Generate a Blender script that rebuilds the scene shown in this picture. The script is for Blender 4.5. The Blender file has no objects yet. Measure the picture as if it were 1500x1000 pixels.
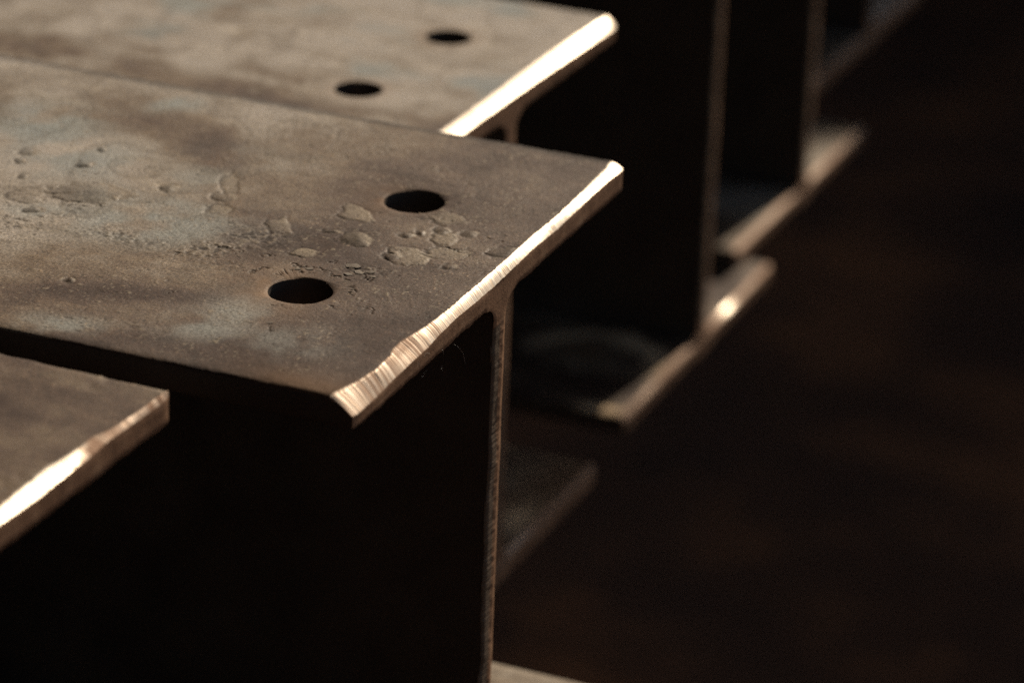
import bpy, math
import numpy as np
from mathutils import Matrix

# ---------------------------------------------------------------- camera, world, sun
scene = bpy.context.scene
R = math.radians
cam_d = bpy.data.cameras.new('camera')
cam = bpy.data.objects.new('camera', cam_d)
scene.collection.objects.link(cam)
PITCH, YAW, ROLL = 0.4122785, -0.3851692, 0.0330503
fw = np.array([math.cos(PITCH)*math.sin(YAW), math.cos(PITCH)*math.cos(YAW), -math.sin(PITCH)])
r0 = np.cross(fw, [0, 0, 1]); r0 /= np.linalg.norm(r0); u0 = np.cross(r0, fw)
rt = math.cos(ROLL)*r0 + math.sin(ROLL)*u0
up = -math.sin(ROLL)*r0 + math.cos(ROLL)*u0
M = Matrix.Identity(4)
for i in range(3):
    M[i][0], M[i][1], M[i][2] = rt[i], up[i], -fw[i]
M[0][3], M[1][3], M[2][3] = 0.43651, -1.06450, 0.47435
cam.matrix_world = M
cam_d.sensor_width = 36.0
cam_d.lens = 4846.3/1500*36
cam_d.clip_start, cam_d.clip_end = 0.02, 200
cam_d.dof.use_dof = True
cam_d.dof.focus_distance = 1.225
cam_d.dof.aperture_fstop = 7.0
scene.camera = cam

SUN_EL, SUN_AZ = R(31.0), R(7.5)          # azimuth from +Y towards +X
w = bpy.data.worlds.new('World'); scene.world = w
w.use_nodes = True
nt = w.node_tree
bg = nt.nodes['Background']
sky = nt.nodes.new('ShaderNodeTexSky'); sky.sky_type = 'NISHITA'
sky.sun_disc = False
sky.sun_elevation = SUN_EL; sky.sun_rotation = SUN_AZ
sky.dust_density = 2.0
nt.links.new(sky.outputs[0], bg.inputs[0])
bg.inputs[1].default_value = 0.075
sd = bpy.data.lights.new('sun', 'SUN')
sd.energy = 5.0; sd.angle = R(0.55); sd.color = (1.0, 0.86, 0.68)
sun = bpy.data.objects.new('sun', sd); scene.collection.objects.link(sun)
sun.rotation_euler = (R(90)-SUN_EL, 0, math.pi-SUN_AZ)
sun.location = (0, 3, 3)
scene.view_settings.view_transform = 'Standard'
scene.view_settings.look = 'None'
scene.view_settings.exposure = 0.0
scene.view_settings.gamma = 1.0
scene.cycles.use_denoising = False
scene.cycles.max_bounces = 8

# ---------------------------------------------------------------- noise
def _hash(ix, iy, seed):
    h = (ix.astype(np.int64)*374761393 + iy.astype(np.int64)*668265263 + seed*974634599) & 0xffffffff
    h = ((h ^ (h >> 13))*1274126177) & 0xffffffff
    h = ((h ^ (h >> 16))*2246822519) & 0xffffffff
    return ((h ^ (h >> 15)) & 0xffffff)/float(0xffffff)*2-1
def vnoise(x, y, seed=0):
    ix = np.floor(x); iy = np.floor(y); fx = x-ix; fy = y-iy
    fx = fx*fx*fx*(fx*(fx*6-15)+10); fy = fy*fy*fy*(fy*(fy*6-15)+10)
    a = _hash(ix, iy, seed); b = _hash(ix+1, iy, seed); c = _hash(ix, iy+1, seed); d = _hash(ix+1, iy+1, seed)
    return (a*(1-fx)+b*fx)*(1-fy) + (c*(1-fx)+d*fx)*fy
def fbm(x, y, scale, octv=3, seed=0, gain=0.5):
    s = np.zeros_like(x, dtype=float); a = 1.0; f = 1.0/scale; t = 0
    for o in range(octv):
        cs, sn = math.cos(0.6+o), math.sin(0.6+o)
        s += a*vnoise((x*cs-y*sn)*f+o*17.3, (x*sn+y*cs)*f-o*9.1, seed+o); t += a
        a *= gain; f *= 2.03
    return s/t
def sstep(a, b, x):
    t = np.clip((x-a)/(b-a), 0, 1); return t*t*(3-2*t)

# ---------------------------------------------------------------- materials
def mat(name):
    m = bpy.data.materials.new(name); m.use_nodes = True
    return m, m.node_tree, m.node_tree.nodes['Principled BSDF']
def nd(t, typ, **kw):
    n = t.nodes.new(typ)
    for k, v in kw.items():
        if k == 'op': n.operation = v
        elif k in ('data_type', 'blend_type', 'attribute_name', 'noise_dimensions', 'feature'): setattr(n, k, v)
        else: n.inputs[k].default_value = v
    return n
def noise(t, vec, scale, detail=3, rough=0.55):
    n = nd(t, 'ShaderNodeTexNoise', Scale=scale, Detail=detail, Roughness=rough)
    t.links.new(vec, n.inputs['Vector']); return n.outputs['Fac']
def ramp(t, fac, stops):
    n = t.nodes.new('ShaderNodeValToRGB'); cr = n.color_ramp
    while len(cr.elements) < len(stops): cr.elements.new(0.5)
    for e, (p, c) in zip(cr.elements, stops):
        e.position = p; e.color = (*c, 1) if len(c) == 3 else c
    t.links.new(fac, n.inputs[0]); return n.outputs[0]
def mix(t, fac, a, b, blend='MIX'):
    n = t.nodes.new('ShaderNodeMix'); n.data_type = 'RGBA'; n.blend_type = blend
    for s, v in ((0, fac), (6, a), (7, b)):
        if hasattr(v, 'is_output'): t.links.new(v, n.inputs[s])
        elif s == 0: n.inputs[0].default_value = v
        else: n.inputs[s].default_value = (*v, 1)
    return n.outputs[2]
def mth(t, op, a, b=None, clamp=False):
    n = t.nodes.new('ShaderNodeMath'); n.operation = op; n.use_clamp = clamp
    for i, v in enumerate((a, b)):
        if v is None: continue
        if hasattr(v, 'is_output'): t.links.new(v, n.inputs[i])
        else: n.inputs[i].default_value = v
    return n.outputs[0]
def attr(t, name):
    n = t.nodes.new('ShaderNodeAttribute'); n.attribute_name = name; return n.outputs['Fac']
def objco(t, scale=(1, 1, 1)):
    c = t.nodes.new('ShaderNodeTexCoord')
    m = t.nodes.new('ShaderNodeMapping'); m.inputs['Scale'].default_value = scale
    t.links.new(c.outputs['Object'], m.inputs[0]); return m.outputs[0]
def bump(t, p, h, strength, dist):
    b = nd(t, 'ShaderNodeBump', Strength=strength, Distance=dist)
    t.links.new(h, b.inputs['Height']); t.links.new(b.outputs[0], p.inputs['Normal'])

def make_mill_scale():
    m, t, p = mat('mill_scale')
    co = objco(t)
    tone = attr(t, 'tone'); scab_light = attr(t, 'scab_light'); dirt_shade = attr(t, 'dirt_shade'); heat = attr(t, 'rust')
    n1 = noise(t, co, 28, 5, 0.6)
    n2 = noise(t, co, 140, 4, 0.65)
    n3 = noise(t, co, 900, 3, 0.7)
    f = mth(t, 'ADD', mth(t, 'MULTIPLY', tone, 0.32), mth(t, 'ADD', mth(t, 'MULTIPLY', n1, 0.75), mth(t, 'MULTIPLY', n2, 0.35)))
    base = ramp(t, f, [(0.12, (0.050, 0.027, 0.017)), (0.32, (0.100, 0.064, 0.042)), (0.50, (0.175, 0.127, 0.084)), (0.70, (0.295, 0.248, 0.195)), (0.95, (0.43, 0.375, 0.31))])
    sp = ramp(t, n3, [(0.32, (0.5, 0.48, 0.46)), (0.5, (1, 1, 1)), (0.68, (1.6, 1.57, 1.52))])
    wl = noise(t, co, 17, 2, 0.4)                          # tide lines of dried water
    tide = ramp(t, wl, [(0.40, (1, 1, 1)), (0.452, (1.06,)*3), (0.462, (0.80, 0.78, 0.75)), (0.50, (1, 1, 1)), (0.60, (1.05,)*3), (0.608, (0.84, 0.82, 0.78)), (0.66, (1, 1, 1))])
    smg = ramp(t, noise(t, objco(t, (28, 160, 1)), 1.0, 4, .7), [(0.55, (1, 1, 1)), (0.72, (1.3, 1.3, 1.26))])
    base = mix(t, 1.0, base, tide, 'MULTIPLY')
    base = mix(t, 1.0, base, smg, 'MULTIPLY')
    c = mix(t, 1.0, base, sp, 'MULTIPLY')
    c = mix(t, mth(t, 'MULTIPLY', attr(t, 'cool'), .9), c, mix(t, 1.0, (0.275, 0.29, 0.27), mix(t, 1.0, sp, tide, 'MULTIPLY'), 'MULTIPLY'))
    c = mix(t, scab_light, c, mix(t, 1.0, (0.235, 0.188, 0.132), sp, 'MULTIPLY'))
    c = mix(t, heat, c, (0.24, 0.135, 0.065))
    c = mix(t, attr(t, 'pale'), c, (0.70, 0.50, 0.30))
    c = mix(t, dirt_shade, c, (0.022, 0.014, 0.009))
    t.links.new(c, p.inputs['Base Color'])
    rg = ramp(t, mth(t, 'ADD', mth(t, 'MULTIPLY', n1, 0.5), mth(t, 'MULTIPLY', n3, 0.5)), [(0.3, (0.62,)*3), (0.7, (0.48,)*3)])
    rg2 = mth(t, 'SUBTRACT', rg, mth(t, 'MULTIPLY', mth(t, 'SUBTRACT', f, 0.45), 0.45))
    t.links.new(mth(t, 'ADD', rg2, mth(t, 'MULTIPLY', mth(t, 'ADD', dirt_shade, heat), .2), True), p.inputs['Roughness'])
    p.inputs['Metallic'].default_value = 0.0; p.inputs['IOR'].default_value = 1.36
    hh = mth(t, 'ADD', mth(t, 'MULTIPLY', n3, 0.7), mth(t, 'MULTIPLY', noise(t, co, 2600, 2), 0.4))
    bump(t, p, hh, 0.55, 0.0004)
    return m
def make_plain_scale():
    m, t, p = mat('dark_scale')
    co = objco(t)
    c = ramp(t, noise(t, co, 30, 5), [(0.3, (0.030, 0.021, 0.015)), (0.7, (0.060, 0.044, 0.032))])
    t.links.new(c, p.inputs['Base Color']); p.inputs['Roughness'].default_value = 0.65
    bump(t, p, noise(t, co, 700, 3), 0.4, 0.0004)
    return m
def make_cut():
    m, t, p = mat('ground_steel')
    co = objco(t, (60, 900, 60))
    ox = attr(t, 'oxide')
    n = noise(t, co, 1.0, 4, 0.7)
    n2 = noise(t, objco(t), 160, 4)
    c = ramp(t, n, [(0.26, (0.30, 0.20, 0.13)), (0.38, (0.62, 0.50, 0.38)), (0.55, (0.85, 0.78, 0.68))])
    c = mix(t, mth(t, 'MULTIPLY', n2, 0.25), c, (0.60, 0.44, 0.28))
    c = mix(t, ox, c, (0.31, 0.185, 0.115))
    t.links.new(c, p.inputs['Base Color'])
    t.links.new(mth(t, 'SUBTRACT', 0.88, mth(t, 'MULTIPLY', ox, 0.6)), p.inputs['Metallic'])
    t.links.new(mth(t, 'ADD', mth(t, 'MULTIPLY', ox, 0.28), mth(t, 'ADD', mth(t, 'MULTIPLY', n, 0.16), 0.43)), p.inputs['Roughness'])
    bump(t, p, n, 0.35, 0.0004)
    return m
def make_end():
    m, t, p = mat('oxidised_cut_face')
    co = objco(t)
    n = noise(t, co, 90, 5, 0.65); n2 = noise(t, co, 800, 3, 0.7)
    c = ramp(t, n, [(0.3, (0.17, 0.088, 0.048)), (0.55, (0.25, 0.140, 0.082)), (0.75, (0.33, 0.205, 0.125))])
    c = mix(t, 1.0, c, ramp(t, n2, [(0.3, (0.75,)*3), (0.7, (1.2,)*3)]), 'MULTIPLY')
    t.links.new(c, p.inputs['Base Color'])
    p.inputs['Roughness'].default_value = 0.55; p.inputs['Metallic'].default_value = 0.2
    bump(t, p, n2, 0.4, 0.0004)
    return m
def make_simple(name, cols, scale, rough, bdist=0.002):
    m, t, p = mat(name)
    co = objco(t)
    n = noise(t, co, scale, 6, 0.6)
    t.links.new(ramp(t, n, list(zip(np.linspace(0.3, 0.7, len(cols)), cols))), p.inputs['Base Color'])
    p.inputs['Roughness'].default_value = rough
    bump(t, p, noise(t, co, scale*12, 4), 0.5, bdist)
    return m
MILL, DARK, CUT, END = make_mill_scale(), make_plain_scale(), make_cut(), make_end()
SAW = make_simple('dark_sawn_edge', [(0.07, 0.045, 0.028), (0.12, 0.08, 0.052)], 150, 0.6, 0.0004)
SOIL = make_simple('dark_floor_dirt', [(0.045, 0.017, 0.006), (0.12, 0.046, 0.016), (0.34, 0.125, 0.038)], 3, 0.95)
WOOD = make_simple('old_timber', [(0.06, 0.04, 0.025), (0.13, 0.09, 0.06)], 20, 0.8)
SHEET = make_simple('dark_added_shed', [(0.03, 0.026, 0.022), (0.06, 0.05, 0.042)], 3, 0.85)  # dark surface for the added shed
FLAKE = make_simple('rust_flake', [(0.10, 0.075, 0.052), (0.19, 0.15, 0.11)], 300, 0.7, 0.0003)
YARD = make_simple('pale_bounce', [(0.30, 0.23, 0.16), (0.40, 0.32, 0.23)], 2, 0.9)  # pale surface for the added bounce slab
WEBM = make_simple('dusty_thread', [(0.5, 0.48, 0.44), (0.6, 0.58, 0.55)], 10, 0.6)

# ---------------------------------------------------------------- mesh helpers
def mesh_obj(name, verts, quads, mats, parent=None, mi=None, attrs=None, smooth=True):
    me = bpy.data.meshes.new(name)
    v = np.asarray(verts, dtype=np.float32); q = np.asarray(quads, dtype=np.int32)
    me.vertices.add(len(v)); me.vertices.foreach_set('co', v.ravel())
    me.loops.add(q.size); me.loops.foreach_set('vertex_index', q.ravel())
    me.polygons.add(len(q)); me.polygons.foreach_set('loop_start', np.arange(len(q), dtype=np.int32)*q.shape[1])
    for m in (mats if isinstance(mats, (list, tuple)) else [mats]): me.materials.append(m)
    if mi is not None: me.polygons.foreach_set('material_index', np.asarray(mi, dtype=np.int32))
    sm = np.ones(len(q), dtype=bool) if smooth is True else (np.zeros(len(q), dtype=bool) if smooth is False else smooth)
    me.polygons.foreach_set('use_smooth', sm)
    for k, a in (attrs or {}).items():
        at = me.attributes.new(k, 'FLOAT', 'POINT'); at.data.foreach_set('value', np.asarray(a, dtype=np.float32))
    me.update(calc_edges=True); me.validate()
    o = bpy.data.objects.new(name, me); scene.collection.objects.link(o)
    if parent is not None: o.parent = parent
    return o
def strip_quads(n, rows, off=0, closed=False, flip=False):
    """quads between successive rows of n vertices"""
    i = np.arange(n if closed else n-1); j = (i+1) % n
    out = []
    for r in range(rows-1):
        a = off+r*n
        q = np.stack([a+i, a+j, a+n+j, a+n+i], 1)
        out.append(q[:, ::-1] if flip else q)
    return np.concatenate(out)
def box(name, lo, hi, m, parent=None, bev=0.0):
    x0, y0, z0 = lo; x1, y1, z1 = hi
    if bev <= 0:
        v = [(x, y, z) for z in (z0, z1) for x, y in ((x0, y0), (x1, y0), (x1, y1), (x0, y1))]
        q = [(3, 2, 1, 0), (4, 5, 6, 7)] + [(i, (i+1) % 4, 4+(i+1) % 4, 4+i) for i in range(4)]
        return mesh_obj(name, v, q, m, parent, smooth=False)
    import bmesh
    bm = bmesh.new(); bmesh.ops.create_cube(bm, size=1)
    for v in bm.verts: v.co = ((v.co.x+.5)*(x1-x0)+x0, (v.co.y+.5)*(y1-y0)+y0, (v.co.z+.5)*(z1-z0)+z0)
    bmesh.ops.bevel(bm, geom=bm.edges[:], offset=bev, segments=2, affect='EDGES')
    me = bpy.data.meshes.new(name); bm.to_mesh(me); bm.free(); me.materials.append(m)
    o = bpy.data.objects.new(name, me); scene.collection.objects.link(o)
    if parent is not None: o.parent = parent
    return o

def grid_with_holes(xs, ys, holes, half, rings=4):
    """grid over xs (cols) and ys (rows); round holes (x,y,r) cut out with a square-to-circle patch.
    returns xy, quads (up-facing), list of loop index arrays (counter-clockwise)"""
    nx, ny = len(xs), len(ys)
    X, Y = np.meshgrid(xs, ys)
    XY = np.stack([X.ravel(), Y.ravel()], 1)
    keep = np.ones((ny-1, nx-1), dtype=bool)
    loops, extra, eq = [], [], []
    base = nx*ny
    for (hx, hy, hr) in holes:
        ic = int(np.argmin(abs(xs-hx))); jc = int(np.argmin(abs(ys-hy)))
        i0, i1 = np.searchsorted(xs, hx-half), np.searchsorted(xs, hx+half)
        j0, j1 = np.searchsorted(ys, hy-half), np.searchsorted(ys, hy+half)
        keep[j0:j1, i0:i1] = False
        lp = [j0*nx+i for i in range(i0, i1)] + [j*nx+i1 for j in range(j0, j1)] \
            + [j1*nx+i for i in range(i1, i0, -1)] + [j*nx+i0 for j in range(j1, j0, -1)]
        lp = np.array(lp); n = len(lp)
        d = XY[lp]-[hx, hy]; ang = np.arctan2(d[:, 1], d[:, 0])
        cir = np.stack([hx+hr*np.cos(ang), hy+hr*np.sin(ang)], 1)
        prev = lp
        for k in range(1, rings+1):
            f = 1-(1-k/rings)**1.5
            pts = XY[lp]*(1-f)+cir*f
            extra.append(pts); cur = base+np.arange(n); base += n
            i = np.arange(n); j = (i+1) % n
            eq.append(np.stack([prev[i], prev[j], cur[j], cur[i]], 1)); prev = cur
        loops.append(prev)
    J, I = np.nonzero(keep); a = J*nx+I
    q = np.stack([a, a+1, a+nx+1, a+nx], 1)
    if eq: q = np.concatenate([q]+eq)
    XY = np.concatenate([XY]+extra) if extra else XY
    return XY, q, loops

def curve(tab):
    t = np.array(tab); o = np.argsort(t[:, 0]); return lambda y: np.interp(y, t[o, 0], t[o, 1])

W, H, TF, TW, RF = 0.26, 0.2565, 0.01164, 0.0105, 0.009
LEN = 2.4
HOLE_R = 0.0121
def coarse_x(x1, n=14):
    return list(-LEN+(LEN+x1)*np.linspace(0, 1, n)**0.6)[:-1]

def flange(beam, name, ztop, dx, xfine, holes, efun, dfun, relief, oxfun, seed, mesh_mats):
    """one flange plate: top with relief, rolled edges, holes, cut end face; the ground bevel is its child"""
    xs = np.array(coarse_x(-xfine) + list(np.linspace(-xfine, 0, int(round(xfine/dx))+1)))
    ys = np.linspace(-W/2, W/2, int(round(W/dx))+1)
    nx, ny = len(xs), len(ys)
    XY, q, loops = grid_with_holes(xs, ys, holes, 0.0155)
    x = XY[:, 0].copy(); y = XY[:, 1]
    e = efun(y)
    x = x - e*sstep(-0.030, 0.0, x)                     # pull the last columns back to the bevel's edge
    er = 0.003*(1+.45*vnoise(x/.007, y*0, seed+30)+.3*vnoise(x/.0021, y*0, seed+31)); edge_w = np.minimum(W/2-abs(y), er)/er        # rounded long edges
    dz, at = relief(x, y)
    near_end = sstep(0.0, 0.0015, (-e)-x)
    z = dz*near_end - 0.0011*(1-np.sqrt(np.clip(1-(1-edge_w)**2, 0, 1)))
    for lp in loops: z[lp] -= 0.0004 if dx < .0006 else 0.0001
    V = [np.stack([x, y, ztop+z], 1)]; Q = [q]; MI = [np.zeros(len(q))]
    A = {k: [v] for k, v in at.items()}
    nv = len(x)
    def add(v, qq, mi, **a):
        nonlocal nv
        V.append(v); Q.append(np.asarray(qq)); MI.append(np.full(len(qq), mi)); nv += len(v)
        for k in A: A[k].append(np.broadcast_to(a.get(k, 0.0), len(v)))
    # hole walls
    for lp in loops:
        n = len(lp); P = V[0][lp]
        rows = np.concatenate([np.stack([P[:, 0], P[:, 1], np.full(n, ztop+zz)], 1) if zz else P for zz in (0, -TF*.3, -TF*.65, -TF)])
        add(rows, strip_quads(n, 4, nv, True, flip=False), 1)
    # long sides
    for s, rowi in ((-1, np.arange(nx)), (1, (ny-1)*nx+np.arange(nx))):
        P = V[0][rowi]; k = sstep(-0.02, 0, xs)
        lv = [P]
        for row, (zz, ins) in enumerate(((-0.0025, -0.0006), (-TF*.8, -0.0009), (-TF+.001, -0.0004), (-TF, 0.0012))):
            za = np.full(nx, zz)
            if row == 0: za = za*(1-k) - np.minimum(dfun(P[:, 1]), TF*.7)*k
            lv.append(np.stack([xs-(0.0014 if s > 0 else 0.0006)*k, P[:, 1]-s*ins*(1-k), ztop+za], 1))
        add(np.concatenate(lv), strip_quads(nx, 5, nv, False, flip=(s < 0)), 1)
    # bottom
    bx = np.array(coarse_x(-0.2) + list(np.linspace(-0.2, 0, 51))); by = np.linspace(-W/2+.0012, W/2-.0012, 65)
    bXY, bq, _ = grid_with_holes(bx, by, holes, 0.018, 2)
    bXY[:, 0] -= (.0007+.0014*(bXY[:, 1] > 0)*np.clip(1-(W/2-abs(bXY[:, 1]))/.006, 0, 1)**2)*sstep(-.02, 0, bXY[:, 0])
    add(np.stack([bXY[:, 0], bXY[:, 1], np.full(len(bXY), ztop-TF)], 1), bq[:, ::-1]+nv, 1)
    # end face, from the foot of the bevel to the underside
    yy = np.linspace(-W/2, W/2, 521 if dx < .001 else 131); n = len(yy)
    d = dfun(yy) + 0.00012*vnoise(yy/0.004, yy*0, seed) + 0.00012*vnoise(yy/0.0012, yy*0, seed+1)
    d = np.clip(d, 0.0006, TF*.75)
    rnd = np.where(yy > 0, .0014, .0006)*np.clip(1-(W/2-abs(yy))/0.006, 0, 1)**2           # corners a little rounded in plan
    rough = 0.00016*fbm(yy, yy*0, 0.01, 3, seed+3)
    burr = 0.00035*vnoise(yy/0.006, yy*0, seed+4)+0.0002*vnoise(yy/0.0017, yy*0, seed+5)
    lv = []
    for f, ins in ((0, 0), (.04, -.0001), (.35, 0), (.7, 0.0001), (.94, 0.0), (1, .0007)):
        out = sstep(TW/2+RF*.8, TW/2+RF+.003, abs(yy))
        zz = ztop-d-(TF-d-burr*out*(f > .9))*f
        lv.append(np.stack([-ins*out-rnd+rough*(f > 0), np.sign(yy)*np.minimum(abs(yy), W/2-.0006*np.sin(np.pi*f)), zz], 1))
    q = strip_quads(n, 6, nv, False, flip=True)
    add(np.concatenate(lv), q, 2)
    fl = mesh_obj(name, np.concatenate(V), np.concatenate(Q), mesh_mats, beam, np.concatenate(MI), {k: np.concatenate(v) for k, v in A.items()})
    # ground bevel with grinding/sawing ridges across it
    yb = np.linspace(-W/2, W/2, 1101 if dx < .001 else 261); n = len(yb)
    eb = efun(yb); db = dfun(yb)
    db = np.clip(db + 0.00012*vnoise(yb/0.004, yb*0, seed) + 0.00012*vnoise(yb/0.0012, yb*0, seed+1), 0.0006, TF*.75)
    eb = eb + 0.00022*vnoise(yb/0.0011, yb*0, seed+7) + 0.00022*vnoise(yb/0.005, yb*0, seed+8)
    ph = yb/0.00125*2*np.pi + 1.6*vnoise(yb/0.004, yb*0, seed+9)
    rdg = 0.00007*np.sin(ph)*(0.6+0.6*vnoise(yb/0.01, yb*0, seed+10)) + 0.00006*vnoise(yb/0.0007, yb*0, seed+11)
    rndb = np.where(yb > 0, .0014, .0006)*np.clip(1-(W/2-abs(yb))/0.006, 0, 1)**2
    lv, ox = [], []
    fs = (-0.12, 0, .15, .4, .65, .85, 1.0)
    for f in fs:
        ff = max(f, 0)
        xx = -eb*(1-ff) - rndb*ff; zz = -db*ff + 0.0005*np.sin(np.pi*ff)*np.minimum(db/0.003, 1)
        k = math.sin(np.pi*min(max(ff*.85+.1, 0), 1))
        nrm = np.hypot(eb, db)
        xx = xx + rdg*k*db/nrm; zz = zz + rdg*k*eb/nrm
        if f < 0: xx = xx-0.0006; zz = np.full(n, -0.0009)
        if f == 0: zz = zz+0.00005
        zz = zz-0.0011*(1-np.sqrt(np.clip(1-(1-np.minimum(W/2-abs(yb), .003)/.003)**2, 0, 1)))*(1-ff)
        lv.append(np.stack([xx, yb, ztop+zz], 1)); ox.append(oxfun(yb, ff))
    bv = mesh_obj('ground_bevel', np.concatenate(lv), strip_quads(n, len(fs), 0, False, flip=True), CUT, fl, None, {'oxide': np.concatenate(ox)})
    bv['label'] = 'bright ground bevel along the cut end'
    return fl

def web(beam, detail, seed, hh, lean=0.0):
    """web with its root fillets, cut end with saw ridges"""
    prof = []                                            # right-hand half of the section, top to bottom
    zt, z_b = hh-TF, TF
    for a in np.linspace(0, math.pi/2, 7): prof.append((TW/2+RF*(1-math.sin(a)), zt-RF*(1-math.cos(a))))
    half_t = prof[:]
    half_b = [(yv, z_b+(zt-zv)) for yv, zv in half_t][::-1]
    right = half_t + [(TW/2, zz) for zz in np.linspace(zt-RF, z_b+RF, 8)[1:-1]] + half_b
    left = [(-yv, zv) for yv, zv in right]
    xs = np.linspace(-LEN, -0.0009, 9)
    V, Q, MI, nv = [], [], [], 0
    for side, fl in ((right, True), (left, False)):
        P = np.array(side); n = len(P)
        for xx in xs: V.append(np.stack([np.full(n, xx), P[:, 0], P[:, 1]], 1))
        q = strip_quads(n, len(xs), nv, False, flip=fl); Q.append(q); MI += [0]*len(q); nv += n*len(xs)
    # end face: rows down the height, ridged, with a rough bright right-hand edge
    nz = detail
    zz = np.concatenate([np.linspace(zt, zt-RF, 14)[:-1], np.linspace(zt-RF, z_b+RF, nz), np.linspace(z_b+RF, z_b, 14)[1:]])
    pr = np.array(right); o = np.argsort(pr[:, 1]); hw = np.interp(zz, pr[o, 1], pr[o, 0])
    mid = sstep(0, .02, np.minimum(zt-RF-zz, zz-z_b-RF)+.01)
    lv = []
    us = (-1, -.9, -.6, -.2, .1, .35, .6, .9, 1)
    for u in us:
        ridge = (0.00006*np.sin(zz/0.0021*2*np.pi+3.5*vnoise(zz/0.005, zz*0, seed))*(.5+.9*vnoise(zz/.017, zz*0, seed+9))+0.00013*vnoise(zz/.0013, zz*0, seed+1)+.0004*vnoise(zz/.012, zz*0, seed+2))*mid*(1 if u < .3 else .3)
        xx = (-0.0012*mid if abs(u) == 1 else 0)+ridge+(0.0004*vnoise(zz/.002, zz*0, seed+5)*mid if abs(u-.35) < .01 else 0)
        yy = u*hw + (0.0007*vnoise(zz/.007, zz*0, seed+6)*mid if u < -.85 else 0)
        lv.append(np.stack([xx+zz*0, yy, zz], 1))
    q = strip_quads(len(zz), len(us), nv, False)
    V += lv; Q.append(q); MI += [2 if r_ < 4 and 16 < c_ < len(zz)-18 else 1 for r_ in range(len(us)-1) for c_ in range(len(zz)-1)]
    allv = np.concatenate(V); allv[:, 1] -= lean*(zt-allv[:, 2])/(zt-z_b)
    return mesh_obj('web', allv, np.concatenate(Q), [DARK, END, SAW], beam, MI)

def zeros(x): return {k: np.zeros_like(x) for k in ('tone', 'scab_light', 'dirt_shade', 'rust', 'pale', 'cool')}
def plain_relief(seed, tone=0.0, amp=1.0, shift=(0, 0), hole_at=((-.0593, -.051), (-.0593, .051))):
    def f(x, y):
        a = zeros(x)
        a['tone'] = tone + 1.1*fbm(x*0.45+shift[0], y+shift[1], 0.05, 4, seed) + .5*fbm(x*.3+shift[0], y, .012, 3, seed+1)
        n = fbm(x, y, 0.02, 3, seed+3)
        g = sstep(0.25, 0.6, fbm(x, y, 0.03, 2, seed+5))
        z = 0.00010*amp*n + 0.00035*amp*g*fbm(x, y, 0.0035, 2, seed+6)
        a['scab_light'] = 0.5*g*sstep(0.1, 0.5, fbm(x, y, 0.006, 2, seed+7))
        for hx, hy in hole_at:
            r = np.hypot(x-hx, y-hy); a['rust'] = np.maximum(a['rust'], 0.35*np.exp(-np.clip(r-HOLE_R, 0, 1)/0.004))
        return z, a
    return f

def steel_beam(label, X, Y, zo, yaw, dx, xfine, efun, dfun, relief, oxfun, seed, holes_top=True, botrelief=None, webdetail=300, dxb=0.004, hh=H, bare_glint=0.0, holes=None, low_holes=True, lean=0.0):
    b = bpy.data.objects.new('steel_beam', None); scene.collection.objects.link(b)
    b.location = (X, Y, zo-H); b.rotation_euler = (0, 0, yaw)
    b.empty_display_size = 0.05
    b['kind'] = 'thing'; b['label'] = label; b['category'] = 'steel beam'; b['group'] = 'steel beams stacked side by side'
    hs = holes or [(-0.0593, -0.051, HOLE_R), (-0.0593, 0.051, HOLE_R)]
    tfl = flange(b, 'top_flange', hh, dx, xfine, hs, efun, dfun, relief, oxfun, seed, [MILL, DARK, END])
    web(b, webdetail, seed+50, hh, lean)
    flange(b, 'bottom_flange', TF, dxb, 0.30, hs if low_holes else [], curve([(-.13, .0036), (.13, .0036)]), curve([(-.13, .0022), (.13, .0019)]),
           botrelief or plain_relief(seed+20), lambda y, f: np.clip(0.92+0.2*vnoise(y/.03, y*0, seed+60)-bare_glint*np.exp(-((y-.048)/.014)**2), 0, 1), seed+70, [MILL, DARK, END])  # lighter patch on the bevel paints a glint
    return b, tfl

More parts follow.
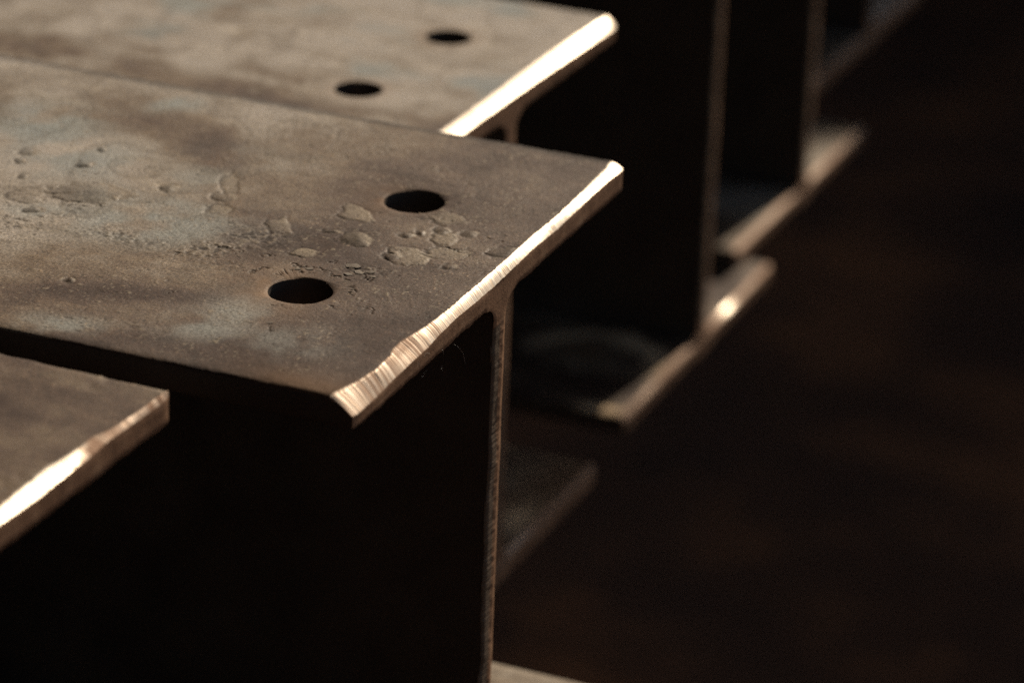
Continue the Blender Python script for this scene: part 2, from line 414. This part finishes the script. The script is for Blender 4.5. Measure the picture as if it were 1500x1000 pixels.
# rust pits, gravelly rust, cracks and stains on the focused flange: x, y, half-lengths, depth or weight
PITS=[
(-0.0735,0.028,0.0070,0.0083,0.5,0.9),
(-0.0625,0.004,0.0065,0.0083,0.9,0.45),
(-0.1228,0.0075,0.0049,0.0053,0.5,0.9),
(-0.0945,0.0026,0.0043,0.0090,0.5,0.6),
(-0.0377,-0.0012,0.0081,0.0090,0.4,1),
(-0.0252,0.0059,0.0103,0.0067,0.3,0.7),
(-0.032,0.018,0.0051,0.0067,0.6,0.7),
(-0.04,0.0379,0.0059,0.0060,0.6,0.7),
(-0.0747,-0.0179,0.0054,0.0053,0.5,0.9),
(-0.0049,0.0178,0.0070,0.0060,0.6,0.3),
(-0.1766,-0.0011,0.0151,0.0112,1.1,0.25),
(-0.1973,-0.0143,0.0092,0.0067,0.7,0.5),
(-0.1875,-0.0258,0.0049,0.0037,0.5,0.4),
(-0.1326,0.0335,0.0038,0.0120,0.6,0.6),
(-0.1276,0.0208,0.0049,0.0053,0.5,0.4),
(-0.1516,0.0185,0.0043,0.0045,0.8,0.3),
(-0.0467,0.0168,0.0032,0.0030,0.6,0.3),
(-0.0358,0.0272,0.0030,0.0037,0.6,0.2),
(-0.0259,0.029,0.0038,0.0037,0.6,0.4),
(-0.1936,0.0261,0.0035,0.0037,0.8,0.2),
(-0.2216,0.0292,0.0035,0.0037,0.7,0.2),
(-0.2189,0.0182,0.0024,0.0030,0.6,0.2),
(-0.1964,0.0451,0.0019,0.0030,0.6,0.1),
(-0.2091,0.0042,0.0022,0.0030,0.5,0.3),
(-0.0744,0.0065,0.0030,0.0023,0.5,0.3),
(-0.0429,0.0211,0.0016,0.0030,0.7,0.2),
(-0.0429,-0.0054,0.0038,0.0045,0.7,0),
(-0.1392,-0.0809,0.0019,0.0030,0.7,0.2),
(-0.0188,-0.0054,0.0027,0.0030,0.4,0.3),
]
GRAVEL=[
(-0.0976,-0.0117,0.0175,0.0150,0.45),
(-0.1513,-0.0353,0.0095,0.0075,0.35),
(-0.1735,-0.0226,0.0081,0.0090,0.4),
(-0.1874,-0.0403,0.0108,0.0075,0.35),
(-0.141,-0.0324,0.0067,0.0105,0.4),
(-0.1096,-0.0335,0.0121,0.0097,0.5),
(-0.0494,-0.0248,0.0070,0.0060,0.55),
(-0.042,-0.0255,0.0049,0.0053,0.5),
(-0.096,-0.0402,0.0135,0.0090,0.2),
(-0.1319,-0.0356,0.0108,0.0075,0.25),
(-0.046,0.043,0.0040,0.0037,0.3),
]
CRACKS=[
[(-0.0745, -0.0443), (-0.0727, -0.0381), (-0.0698, -0.0344), (-0.0678, -0.0303), (-0.0635, -0.0297), (-0.059, -0.0296), (-0.0535, -0.0328), (-0.0494, -0.0337)] ,
[(-0.063, -0.0226), (-0.0601, -0.0204), (-0.058, -0.0223)] ,
[(-0.0535, -0.0216), (-0.0488, -0.0237), (-0.0438, -0.0279)] ,
[(-0.0494, -0.0337), (-0.0452, -0.0367), (-0.0417, -0.0423), (-0.0405, -0.0461)] ,
[(-0.0446, -0.029), (-0.0399, -0.0318)] ,
[(-0.0826, -0.0462), (-0.0822, -0.0392), (-0.0773, -0.0375)] ,
[(-0.0428, -0.0587), (-0.0406, -0.0591)] ,
[(-0.032, -0.054), (-0.0282, -0.0563), (-0.0253, -0.0577)] ,
[(-0.0528, -0.0952), (-0.0526, -0.0896), (-0.0527, -0.0855)] ,
[(-0.0055, -0.0076), (-0.0039, -0.0038)] ,
[(-0.0183, 0.0274), (-0.0121, 0.0282), (-0.0096, 0.0256)] ,
[(-0.0303, 0.011), (-0.0224, 0.0104), (-0.0178, 0.0089)] ,
[(-0.0437, -0.0036), (-0.042, 0.002)] ,
[(-0.1817, -0.0162), (-0.1739, -0.0139), (-0.165, -0.0109)] ,
[(-0.0877, -0.0284), (-0.0841, -0.025)] ,
[(-0.0966, -0.0306), (-0.0944, -0.0264)] ,
[(-0.062, -0.067), (-0.0564, -0.0692)] ,
[(-0.1018, -0.0779), (-0.099, -0.0736)] ,
[(-0.0726, -0.0298), (-0.07, -0.0315), (-0.0678, -0.0303)] ,
[(-0.0671, -0.0353), (-0.0619, -0.0341), (-0.0602, -0.0318)] ,
]
STAINS=[
(-0.2324,0.0575,0.0256,0.0285,1),
(-0.1976,0.1091,0.0121,0.0120,1),
(-0.1975,0.0302,0.0243,0.0225,0.8),
(-0.1385,-0.0152,0.0324,0.0225,1),
(-0.1789,-0.0238,0.0243,0.0105,0.6),
(-0.1424,0.0615,0.0243,0.0165,0.3),
(-0.128,-0.1216,0.0216,0.0090,0.8),
(-0.0767,-0.0935,0.0189,0.0135,0.7),
(-0.0692,-0.0813,0.0135,0.0187,0.7),
(-0.1649,-0.0001,0.0162,0.0150,0.5),
(-0.1439,0.0345,0.0162,0.0187,0.5),
(-0.0439,-0.0961,0.0162,0.0150,0.5),
(-0.2143,0.0858,0.0203,0.0240,-1),
(-0.1804,0.0799,0.0243,0.0210,-0.9),
(-0.1542,0.0662,0.0162,0.0225,-1.2),
(-0.259,0.072,0.0054,0.0225,-0.9),
(-0.1288,0.0839,0.0162,0.0187,-0.6),
(-0.135,-0.0898,0.0324,0.0105,-0.9),
(-0.0957,-0.0734,0.0216,0.0075,-0.9),
(-0.0282,-0.0463,0.0324,0.0375,-0.5),
(-0.0749,0.0807,0.0243,0.0187,-0.4),
(-0.0784,0.0117,0.0243,0.0300,-0.6),
(-0.1195,0.0109,0.0162,0.0187,-0.5),
(-0.0988,-0.1239,0.0297,0.0105,-0.5),
]

# ---------------------------------------------------------------- the near beam's worn top (local x, y; metres)
def main_relief(x, y):
    a = zeros(x); z = np.zeros_like(x)
    e1 = np.array([.894, .449]); e2 = np.array([.414, -.910])
    wx = x + 0.004*fbm(x, y, 0.02, 3, 11); wy = y + 0.004*fbm(x, y, 0.02, 3, 12)
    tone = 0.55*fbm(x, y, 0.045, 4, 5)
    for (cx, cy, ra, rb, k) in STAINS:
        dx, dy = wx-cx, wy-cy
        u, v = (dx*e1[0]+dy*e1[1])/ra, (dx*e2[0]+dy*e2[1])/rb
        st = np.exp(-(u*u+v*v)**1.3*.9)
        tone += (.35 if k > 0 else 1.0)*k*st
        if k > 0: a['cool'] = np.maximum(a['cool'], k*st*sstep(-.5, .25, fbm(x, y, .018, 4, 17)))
    tone += .75*sstep(-.09, -.21, x) - .75*sstep(-.15, -.04, x) - .55*sstep(-.03, -.11, y)  # glare falloff painted into the tone: paler left, darker front and right
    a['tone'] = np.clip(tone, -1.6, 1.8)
    # broad unevenness and fine rolled grain
    z += 0.00016*fbm(x, y, 0.025, 3, 21) + 0.00006*fbm(x, y, 0.0045, 3, 22)
    grain = fbm(x, y, 0.0016, 2, 23)
    z += 0.000045*grain
    # scattered pinholes and specks
    sp = vnoise(x/0.0022, y/0.0022, 31); dens = sstep(-.3, .5, fbm(x, y, 0.03, 2, 32))
    hole = sstep(0.72, 0.9, sp)*dens; z -= 0.0002*hole; a['dirt_shade'] = np.maximum(a['dirt_shade'], 0.35*hole)
    lump = sstep(0.74, 0.92, vnoise(x/0.0026+40, y/0.0026, 33))*dens
    z += 0.00014*lump; a['scab_light'] = np.maximum(a['scab_light'], .3*lump)
    s1 = vnoise(x/.00105+3, y/.0013, 35); s2 = vnoise(x/.0009, y/.0011+8, 36); d2 = sstep(-.5, .4, fbm(x, y, .018, 3, 37))
    g1 = sstep(.62, .85, s1)*d2; g2 = sstep(.66, .9, s2)*d2
    z += .00009*g1 - .0001*g2
    a['scab_light'] = np.maximum(a['scab_light'], .85*g1); a['dirt_shade'] = np.maximum(a['dirt_shade'], .75*g2)
    s3 = vnoise(x/.0012+21, y/.0014+4, 38); g3 = sstep(.9, .97, s3)*d2; a['pale'] = np.maximum(a['pale'], .45*g3); z += .00012*g3  # pale flecks painted as tiny glints
    jn = fbm(x, y, 0.006, 3, 41); jf = fbm(x, y, 0.0018, 2, 42)
    for i, (cx, cy, ra, rb, dep, lt) in enumerate(PITS):
        near = (abs(x-cx) < 0.03) & (abs(y-cy) < 0.03)
        dx, dy = (x-cx)[near], (y-cy)[near]
        u, v = (dx*e1[0]+dy*e1[1])/ra, (dx*e2[0]+dy*e2[1])/rb
        r = np.hypot(u, v)*(1+0.32*jn[near]+0.08*jf[near]) + 0.22*vnoise(np.arctan2(v, u)*1.1+i*7.7, u*0+i, 50)
        wd = 0.0011/min(ra, rb)
        m_ = 1-sstep(1-wd*.7, 1+wd*.7, r)
        dome = np.sqrt(np.clip(1-(np.minimum(r, 1))**2, 0, 1))
        flat = lt > .5                                            # thin flat scabs against round blisters
        if dep > 0 and flat: z[near] += dep*0.34e-3*m_*np.sign(.45+np.sin(i*2.3))*(1+.5*(u*.6-v*.4)) + 0.00006*m_*jf[near]
        else: z[near] += dep*0.75e-3*(1-sstep(.1, 1.15, r))*(1+.35*u) + 0.00004*m_*jf[near]
        z[near] -= 0.0003*np.exp(-((r-1.05)/(wd*.9))**2)*np.clip(.6+.5*jn[near]-.4*u, 0, 1)
        sc = a['scab_light'][near]; a['scab_light'][near] = np.maximum(sc, np.clip(lt*m_*(0.75+.5*jn[near]+(.25*u-.2*v)), 0, 1))
        if lt < .5:  # blisters: lit right end and shaded left side painted in
            a['scab_light'][near] = np.maximum(a['scab_light'][near], .95*sstep(.30, .7, u-.2*v+.2*jf[near])*m_)
            a['dirt_shade'][near] = np.maximum(a['dirt_shade'][near], .42*m_*(1-sstep(.1, .5, u-.2*v))*(.7+.6*jn[near]))
        dk = np.exp(-((r-1.0)/(wd*.55))**2)*np.clip(.15-.75*(u*.8+v*.35)+.3*jn[near], 0, 1)  # shadow painted along the left edge of each scab
        a['dirt_shade'][near] = np.maximum(a['dirt_shade'][near], 0.85*dk)
    gn = vnoise(x/0.0021, y/0.0021, 61)*.6+vnoise(x/.0011+9, y/.0011, 62)*.5
    for (cx, cy, ra, rb, amp) in GRAVEL:
        dx, dy = wx-cx, wy-cy
        u, v = (dx*e1[0]+dy*e1[1])/ra, (dx*e2[0]+dy*e2[1])/rb
        m_ = 1-sstep(.45, 1.25, np.hypot(u, v)*(1+.5*jn))
        z += amp*0.6e-3*m_*gn
        a['dirt_shade'] = np.maximum(a['dirt_shade'], 1.7*amp*m_*sstep(.1, .45, -gn)); a['scab_light'] = np.maximum(a['scab_light'], 1.2*amp*m_*sstep(.2, .5, gn))
    for i, pl in enumerate(CRACKS):
        pts = np.array(pl)
        bb = (x > pts[:, 0].min()-.006) & (x < pts[:, 0].max()+.006) & (y > pts[:, 1].min()-.006) & (y < pts[:, 1].max()+.006)
        px = x[bb]+0.0016*vnoise(x[bb]/.0024, y[bb]/.0024, 70+i)+.0009*vnoise(x[bb]/.0008, y[bb]/.0008, 170+i); py = y[bb]+0.0016*vnoise(x[bb]/.0024+5, y[bb]/.0024, 90+i)+.0009*vnoise(x[bb]/.0008, y[bb]/.0008+5, 190+i)
        dmin = np.full(px.shape, 1.0)
        for (ax, ay), (bx, by) in zip(pts[:-1], pts[1:]):
            L2 = (bx-ax)**2+(by-ay)**2
            t = np.clip(((px-ax)*(bx-ax)+(py-ay)*(by-ay))/L2, 0, 1)
            dmin = np.minimum(dmin, np.hypot(px-ax-t*(bx-ax), py-ay-t*(by-ay)))
        wdt = 0.00033*(1+.6*vnoise(px/.003, py/.003, 99))
        c = np.exp(-(dmin/wdt)**2)*sstep(-.9, -.25, vnoise(px/.0017, py/.0017, 55+i))
        z[bb] -= 0.0005*c; a['dirt_shade'][bb] = np.maximum(a['dirt_shade'][bb], .9*c)
        z[bb] += 0.00003*np.exp(-((dmin-.0016)/.001)**2)
    # rims of the holes: slightly dished and rusty
    for s, k in ((-1, .75), (1, .4)):
        r = np.hypot(x+0.0593, y-s*0.051)
        z -= 0.0003*np.exp(-np.clip(r-HOLE_R, 0, 1)/0.0016)
        a['rust'] = np.maximum(a['rust'], k*np.exp(-np.clip(r-HOLE_R, 0, 1)/0.008)*(.75+.8*jn)*(.6-.5*np.clip(((x+.0593)*e1[0]+(y-s*.051)*e1[1])/.012, -1, 1)))
    a['tone'] -= .9*np.exp(-(((x+.092)/.028)**2+((y+.008)/.016)**2))
    a['dirt_shade'] = np.maximum(a['dirt_shade'], .5*np.exp(-(((x+.050)/.016)**2+((y+.026)/.010)**2)**1.5)*sstep(-.3, .4, jn))
    # heat tint at the near corner and a darker strip along both long edges
    r = np.hypot((x+.018)/.022, (y+.13)/.014); a['rust'] = np.maximum(a['rust'], .5*np.exp(-r*r))
    ed = sstep(.1225, .1275, abs(y)+.001*jn); a['dirt_shade'] = np.maximum(a['dirt_shade'], .8*ed*(y > 0)+.3*ed*(y < 0))
    a['scab_light'] = np.clip(a['scab_light'], 0, .9); a['rust'] = np.clip(a['rust'], 0, 1)
    return z, a

def b_bottom(x, y):
    z, a = plain_relief(24, -.5)(x, y)
    a['pale'] = .7*np.exp(-(((x+.012)/.009)**2+((y-.052)/.016)**2))*(1+.6*fbm(x, y, .01, 2, 6)); a['pale'] = np.clip(a['pale'], 0, 1); a['rust'] = np.maximum(a['rust'], .5*sstep(-.05, 0, x))
    return z, a
def b_relief(x, y):
    z, a = plain_relief(9, 1.0, 1.3, (1.3, 5), ((-.0654, -.0281), (-.0605, .0608)))(x, y)  # lighter tone painted in for the grazing glare on this top
    a['tone'] += -1.5*sstep(-.025, -.055, y+.012*fbm(x, y, .03, 2, 4)) + 1.0*fbm(x, y, .022, 3, 19)
    a['cool'] = .9*sstep(.05, .4, fbm(x*.7, y, .035, 4, 29))*sstep(-.06, -.02, y)
    a['tone'] = np.clip(a['tone'], -1.0, 2.2)
    return z, a
A_E = curve([(-.1313, .0099), (-.116, .006), (-.1028, .0043), (-.0893, .005), (-.0845, .0064), (-.078, .0066), (-.0655, .0049), (-.0523, .0036), (-.0359, .0035), (-.0124, .0032), (.0101, .0033), (.0388, .0037), (.0603, .003), (.0814, .0037), (.1024, .0044), (.1187, .0049), (.1288, .0064)])
A_D = curve([(-.1286, .0065), (-.1136, .0063), (-.0983, .0054), (-.0827, .0051), (-.0667, .0047), (-.0552, .0036), (-.0417, .0031), (-.0266, .0034), (-.0093, .0036), (.0138, .0029), (.03, .0022), (.0537, .0028), (.0723, .0023), (.0898, .0016), (.1092, .0013), (.1263, .002), (.1335, .0035)])
B_E = curve([(-.13, .0102), (-.0442, .0086), (-.0091, .0086), (.0244, .0092), (.0519, .0090), (.0864, .0085), (.1195, .0067), (.1289, .0053)])
B_D = curve([(-.13, .0020), (-.0427, .0020), (.0186, .0023), (.0464, .0026), (.0768, .0034), (.0993, .0039), (.1314, .0048)])
Z_E = curve([(-.13, .005), (.0282, .0046), (.0593, .0063), (.071, .0047), (.0856, .0046), (.0962, .0022), (.1102, .0016), (.1258, .0016), (.1293, .001)])
Z_D = curve([(-.13, .002), (.0213, .0018), (.0418, .0027), (.0602, .0024), (.0777, .0018), (.0927, .0012), (.1079, .0018), (.1315, .002)])
def a_ox(y, f):
    st = .45+.45*np.sin(y/.00125*2*np.pi+1.6*vnoise(y/.004, y*0, 10))+.5*vnoise(y/.0007, y*0, 5)+.4*vnoise(y/.0022, y*0, 15)
    dark = np.exp(-((y+.083)/.008)**2)*(.95 if f < .55 else .35)*(.6+.6*st)
    return np.clip(dark + (.12+.50*sstep(.01, -.08, y))*st+.24*sstep(.0, -.09, y) + .12*(f > .9), 0, 1)

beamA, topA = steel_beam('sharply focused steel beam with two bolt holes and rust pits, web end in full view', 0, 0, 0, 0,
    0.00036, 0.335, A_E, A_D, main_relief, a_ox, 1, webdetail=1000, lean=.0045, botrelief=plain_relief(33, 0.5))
steel_beam('nearest steel beam at lower left, only the brown top corner in view', -0.0560, -0.2919, 0.0059, -0.0210,
    0.0009, 0.20, Z_E, Z_D, plain_relief(7, -0.95, .8, (3.1, 2)), lambda y, f: np.clip(sstep(.068, .082, y+.012*(f-.5))*(.75+.4*vnoise(y/.003, y*0, 8)), 0, 1), 101)
steel_beam('steel beam behind the focused one, pale top and glaring white cut end', -0.1104, 0.2749, -0.0338, -0.0155,
    0.0015, 0.45, B_E, B_D, b_relief, lambda y, f: y*0, 201, botrelief=b_bottom, holes=[(-.0654, -.0281, .0114), (-.0605, .0608, .0112)])
def c_bottom(x, y):
    z, a = plain_relief(14, -.1)(x, y)
    r = np.hypot(x+.0475, y+.0665+.006*vnoise(x/.02, y/.02, 3))
    ring = np.exp(-((r-.040)/.0075)**2)*sstep(-.075, -.045, y)
    a['pale'] = np.clip(ring*(.95+.5*fbm(x, y, .02, 3, 8)), 0, 1); a['pale'] = np.maximum(a['pale'], sstep(-.119, -.124, y)*sstep(-.036, -.022, x)); a['tone'] -= .6; z += .0002*ring  # ring is a stain; pale near-corner strip paints the lip's rim light
    return z, a
steel_beam('third beam back in shadow, with a curved rust mark on its lower flange', -0.1489, 0.6871, -0.0790, -0.0047,
    0.003, 0.30, Z_E, Z_D, plain_relief(12), lambda y, f: y*0+.3, 301, botrelief=c_bottom, dxb=.002, hh=.295, bare_glint=.95, low_holes=False)
steel_beam('fourth beam back, blurred in shadow, its lower flange corner lit', -0.1624, 0.9229, -0.0641, -0.0147,
    0.004, 0.30, Z_E, Z_D, plain_relief(15), lambda y, f: y*0+.3, 401, hh=.295, low_holes=False)
steel_beam('farthest beam of the row, only a blurred lower flange at the top right edge', -0.1907, 1.1539, -0.0288, -0.0131,
    0.004, 0.30, Z_E, Z_D, plain_relief(18), lambda y, f: y*0+.3, 501, hh=.295)

# loose flakes of rust scale round the nearer hole
rng = np.random.default_rng(4)
for k, (fx, fy, sz, tl) in enumerate(((-.0520, -.0215, .0055, .10), (-.0470, -.0262, .0042, -.12), (-.0435, -.0240, .0035, .18), (-.0655, -.0312, .0030, .2),
                                      (-.0500, -.0295, .0030, -.2), (-.0407, -.0275, .0026, .15), (-.0555, -.0835, .0026, .22), (-.0690, -.0335, .0024, .25))):
    n = 9; an = np.linspace(0, 2*np.pi, n, endpoint=False); rr = .62*sz*(.6+.5*rng.random(n))
    px, py = fx+rr*np.cos(an), fy+.7*rr*np.sin(an)
    zt = H+0.0001+.5*tl*(px-fx)+.1*tl*(py-fy)*2+sz*.03+.0001*rng.random(n)
    top = np.stack([px, py, zt], 1); lo = np.stack([px, py, zt-.0005], 1); cen = np.tile([[fx, fy, H+.0002+sz*.045]], (n, 1))
    V = np.concatenate([cen, top, lo]); Q = strip_quads(n, 3, 0, True)
    mesh_obj('rust_flake', V, Q, FLAKE, topA, smooth=False)

# dusty cobweb threads hanging at the cut end
def thread(pts, rad):
    V = []; P = np.array(pts)
    for p_ in P:
        for a_ in (0, 2.094, 4.189): V.append(p_+rad*np.array([math.cos(a_), math.sin(a_)*.6, math.sin(a_)*.7]))
    return np.array(V), strip_quads(3, len(P), 0, True)
def cobweb(label, paths, rad=0.00004):
    V, Q, n = [], [], 0
    for p_ in paths:
        v, q = thread(p_, rad); V.append(v); Q.append(q+n); n += len(v)
    o = mesh_obj('cobweb', np.concatenate(V), np.concatenate(Q), WEBM)
    o['label'] = label; o['category'] = 'cobweb'; o['group'] = 'cobweb threads under the cut end'
def wisps(y0, z0, n, sd, ln):
    g = np.random.default_rng(sd); out = []
    for k in range(n):
        p_ = np.array([0.0008, y0+.008*g.normal(), z0+.003*g.normal()]); d = g.normal(size=3)*[.25, 1, 1]; d /= np.linalg.norm(d)
        pts = []
        for s in range(7): pts.append(p_.copy()); p_ = p_+d*ln/6; d = d+.45*g.normal(size=3)*[.2, 1, 1]; d /= np.linalg.norm(d)
        for q_ in pts: q_[0] = max(q_[0], .0004)
        out.append(pts)
    return out
cobweb('tangle of fine cobweb on the cut face left of the web', wisps(-.073, -.0085, 5, 3, .0045))
cobweb('short stray thread hanging below the flange beside the web', [[(0.0006, -.047, -.0112), (.002, -.0445, -.0135), (.003, -.0425, -.0165), (.0033, -.041, -.021)]])

# ---------------------------------------------------------------- ground, supports and an unseen shed added to shape the light
GZ = -0.82
gx = np.concatenate([np.linspace(-60, -2, 12), np.linspace(-1.9, 1.9, 60), np.linspace(2, 60, 12)])
gy = np.concatenate([np.linspace(-60, -2, 12), np.linspace(-1.9, 3.9, 90), np.linspace(4.2, 60, 12)])
GX, GY = np.meshgrid(gx, gy); gzv = GZ+0.008*fbm(GX.ravel(), GY.ravel(), .3, 4, 77)-.008
nx = len(gx); J, I = np.meshgrid(np.arange(len(gy)-1), np.arange(nx-1), indexing='ij'); aa = (J*nx+I).ravel()
g = mesh_obj('ground', np.stack([GX.ravel(), GY.ravel(), gzv], 1), np.stack([aa, aa+1, aa+nx+1, aa+nx], 1), SOIL); g['kind'] = 'structure'
low = -0.0790-H
for k, bx in enumerate((-.75, -2.05)):
    o = box('timber_bearer', (bx-.09, -.55, low-.16), (bx+.09, 1.45, low), WOOD, bev=.004)
    o['label'] = ('timber bearer lying across under the beams behind their cut ends', 'timber bearer lying across under the far ends of the beams')[k]
    o['category'] = 'timber'
    for yy in (-.35, .45, 1.25):
        c = box('trestle_leg', (bx-.08, yy-.08, GZ-.03), (bx+.08, yy+.08, low-.16), WOOD, o)
    for (by, zo, yaw, X) in ((0, 0, 0, 0), (-.2919, .0059, -.021, -.056), (.2749, -.0338, -.0155, -.1104), (.9229, -.0641, -.0147, -.1624), (1.1539, -.0288, -.0131, -.1907)):
        yy = by+math.sin(yaw)*(bx-X)
        c = box('packing_block', (bx-.06, yy-.09, low), (bx+.06, yy+.09, zo-H), WOOD, o)
def structure(o): o['kind'] = 'structure'; return o
WY, SILL = 4.0, 2.08
def boxes(name, lst, m):
    V, Q = [], []
    for k, ((x0, y0, z0), (x1, y1, z1)) in enumerate(lst):
        V += [(x, y, z) for z in (z0, z1) for x, y in ((x0, y0), (x1, y0), (x1, y1), (x0, y1))]
        Q += [tuple(8*k+i for i in f) for f in [(3, 2, 1, 0), (4, 5, 6, 7)]+[(i, (i+1) % 4, 4+(i+1) % 4, 4+i) for i in range(4)]]
    return mesh_obj(name, V, Q, m, smooth=False)
VX0, VX1, VZ0 = .212, .318, 1.50                          # slot added below the upper opening, aims sun at the rear beams
PX0, PX1, PZ0, PZ1 = -3.8, -.85, .70, 1.66                # lower opening added further left, for sky sheen on the tops
structure(boxes('added_back_wall', [((-7, WY, GZ-.2), (2.6, WY+.15, PZ0)), ((-7, WY, PZ0), (PX0, WY+.15, PZ1)), ((PX1, WY, PZ0), (VX0, WY+.15, PZ1)),
    ((-7, WY, PZ1), (VX0, WY+.15, SILL)), ((VX0, WY, PZ0), (VX1, WY+.15, VZ0)), ((VX1, WY, PZ0), (2.6, WY+.15, SILL))], SHEET))  # added wall, cut to shade the floor and place sun patches
structure(box('added_back_wall', (-7, WY, 3.4), (2.6, WY+.15, 3.75), SHEET))
structure(box('added_roof', (-7.2, -3.4, 3.752), (2.8, WY+.4, 3.85), SHEET))  # added out of view to hold back sky light
structure(box('added_front_wall', (-7, -3.2, GZ-.2), (2.6, -3.05, 3.75), SHEET))  # added out of view to darken the near side
structure(box('added_side_wall', (-7.16, -3.2, GZ-.2), (-7.003, WY+.15, 3.75), SHEET))
structure(box('bounce_slab', (2.7, -40, GZ-.15), (45, 40, GZ+.02), YARD))  # added unseen slab, bounces sunlight onto the end faces
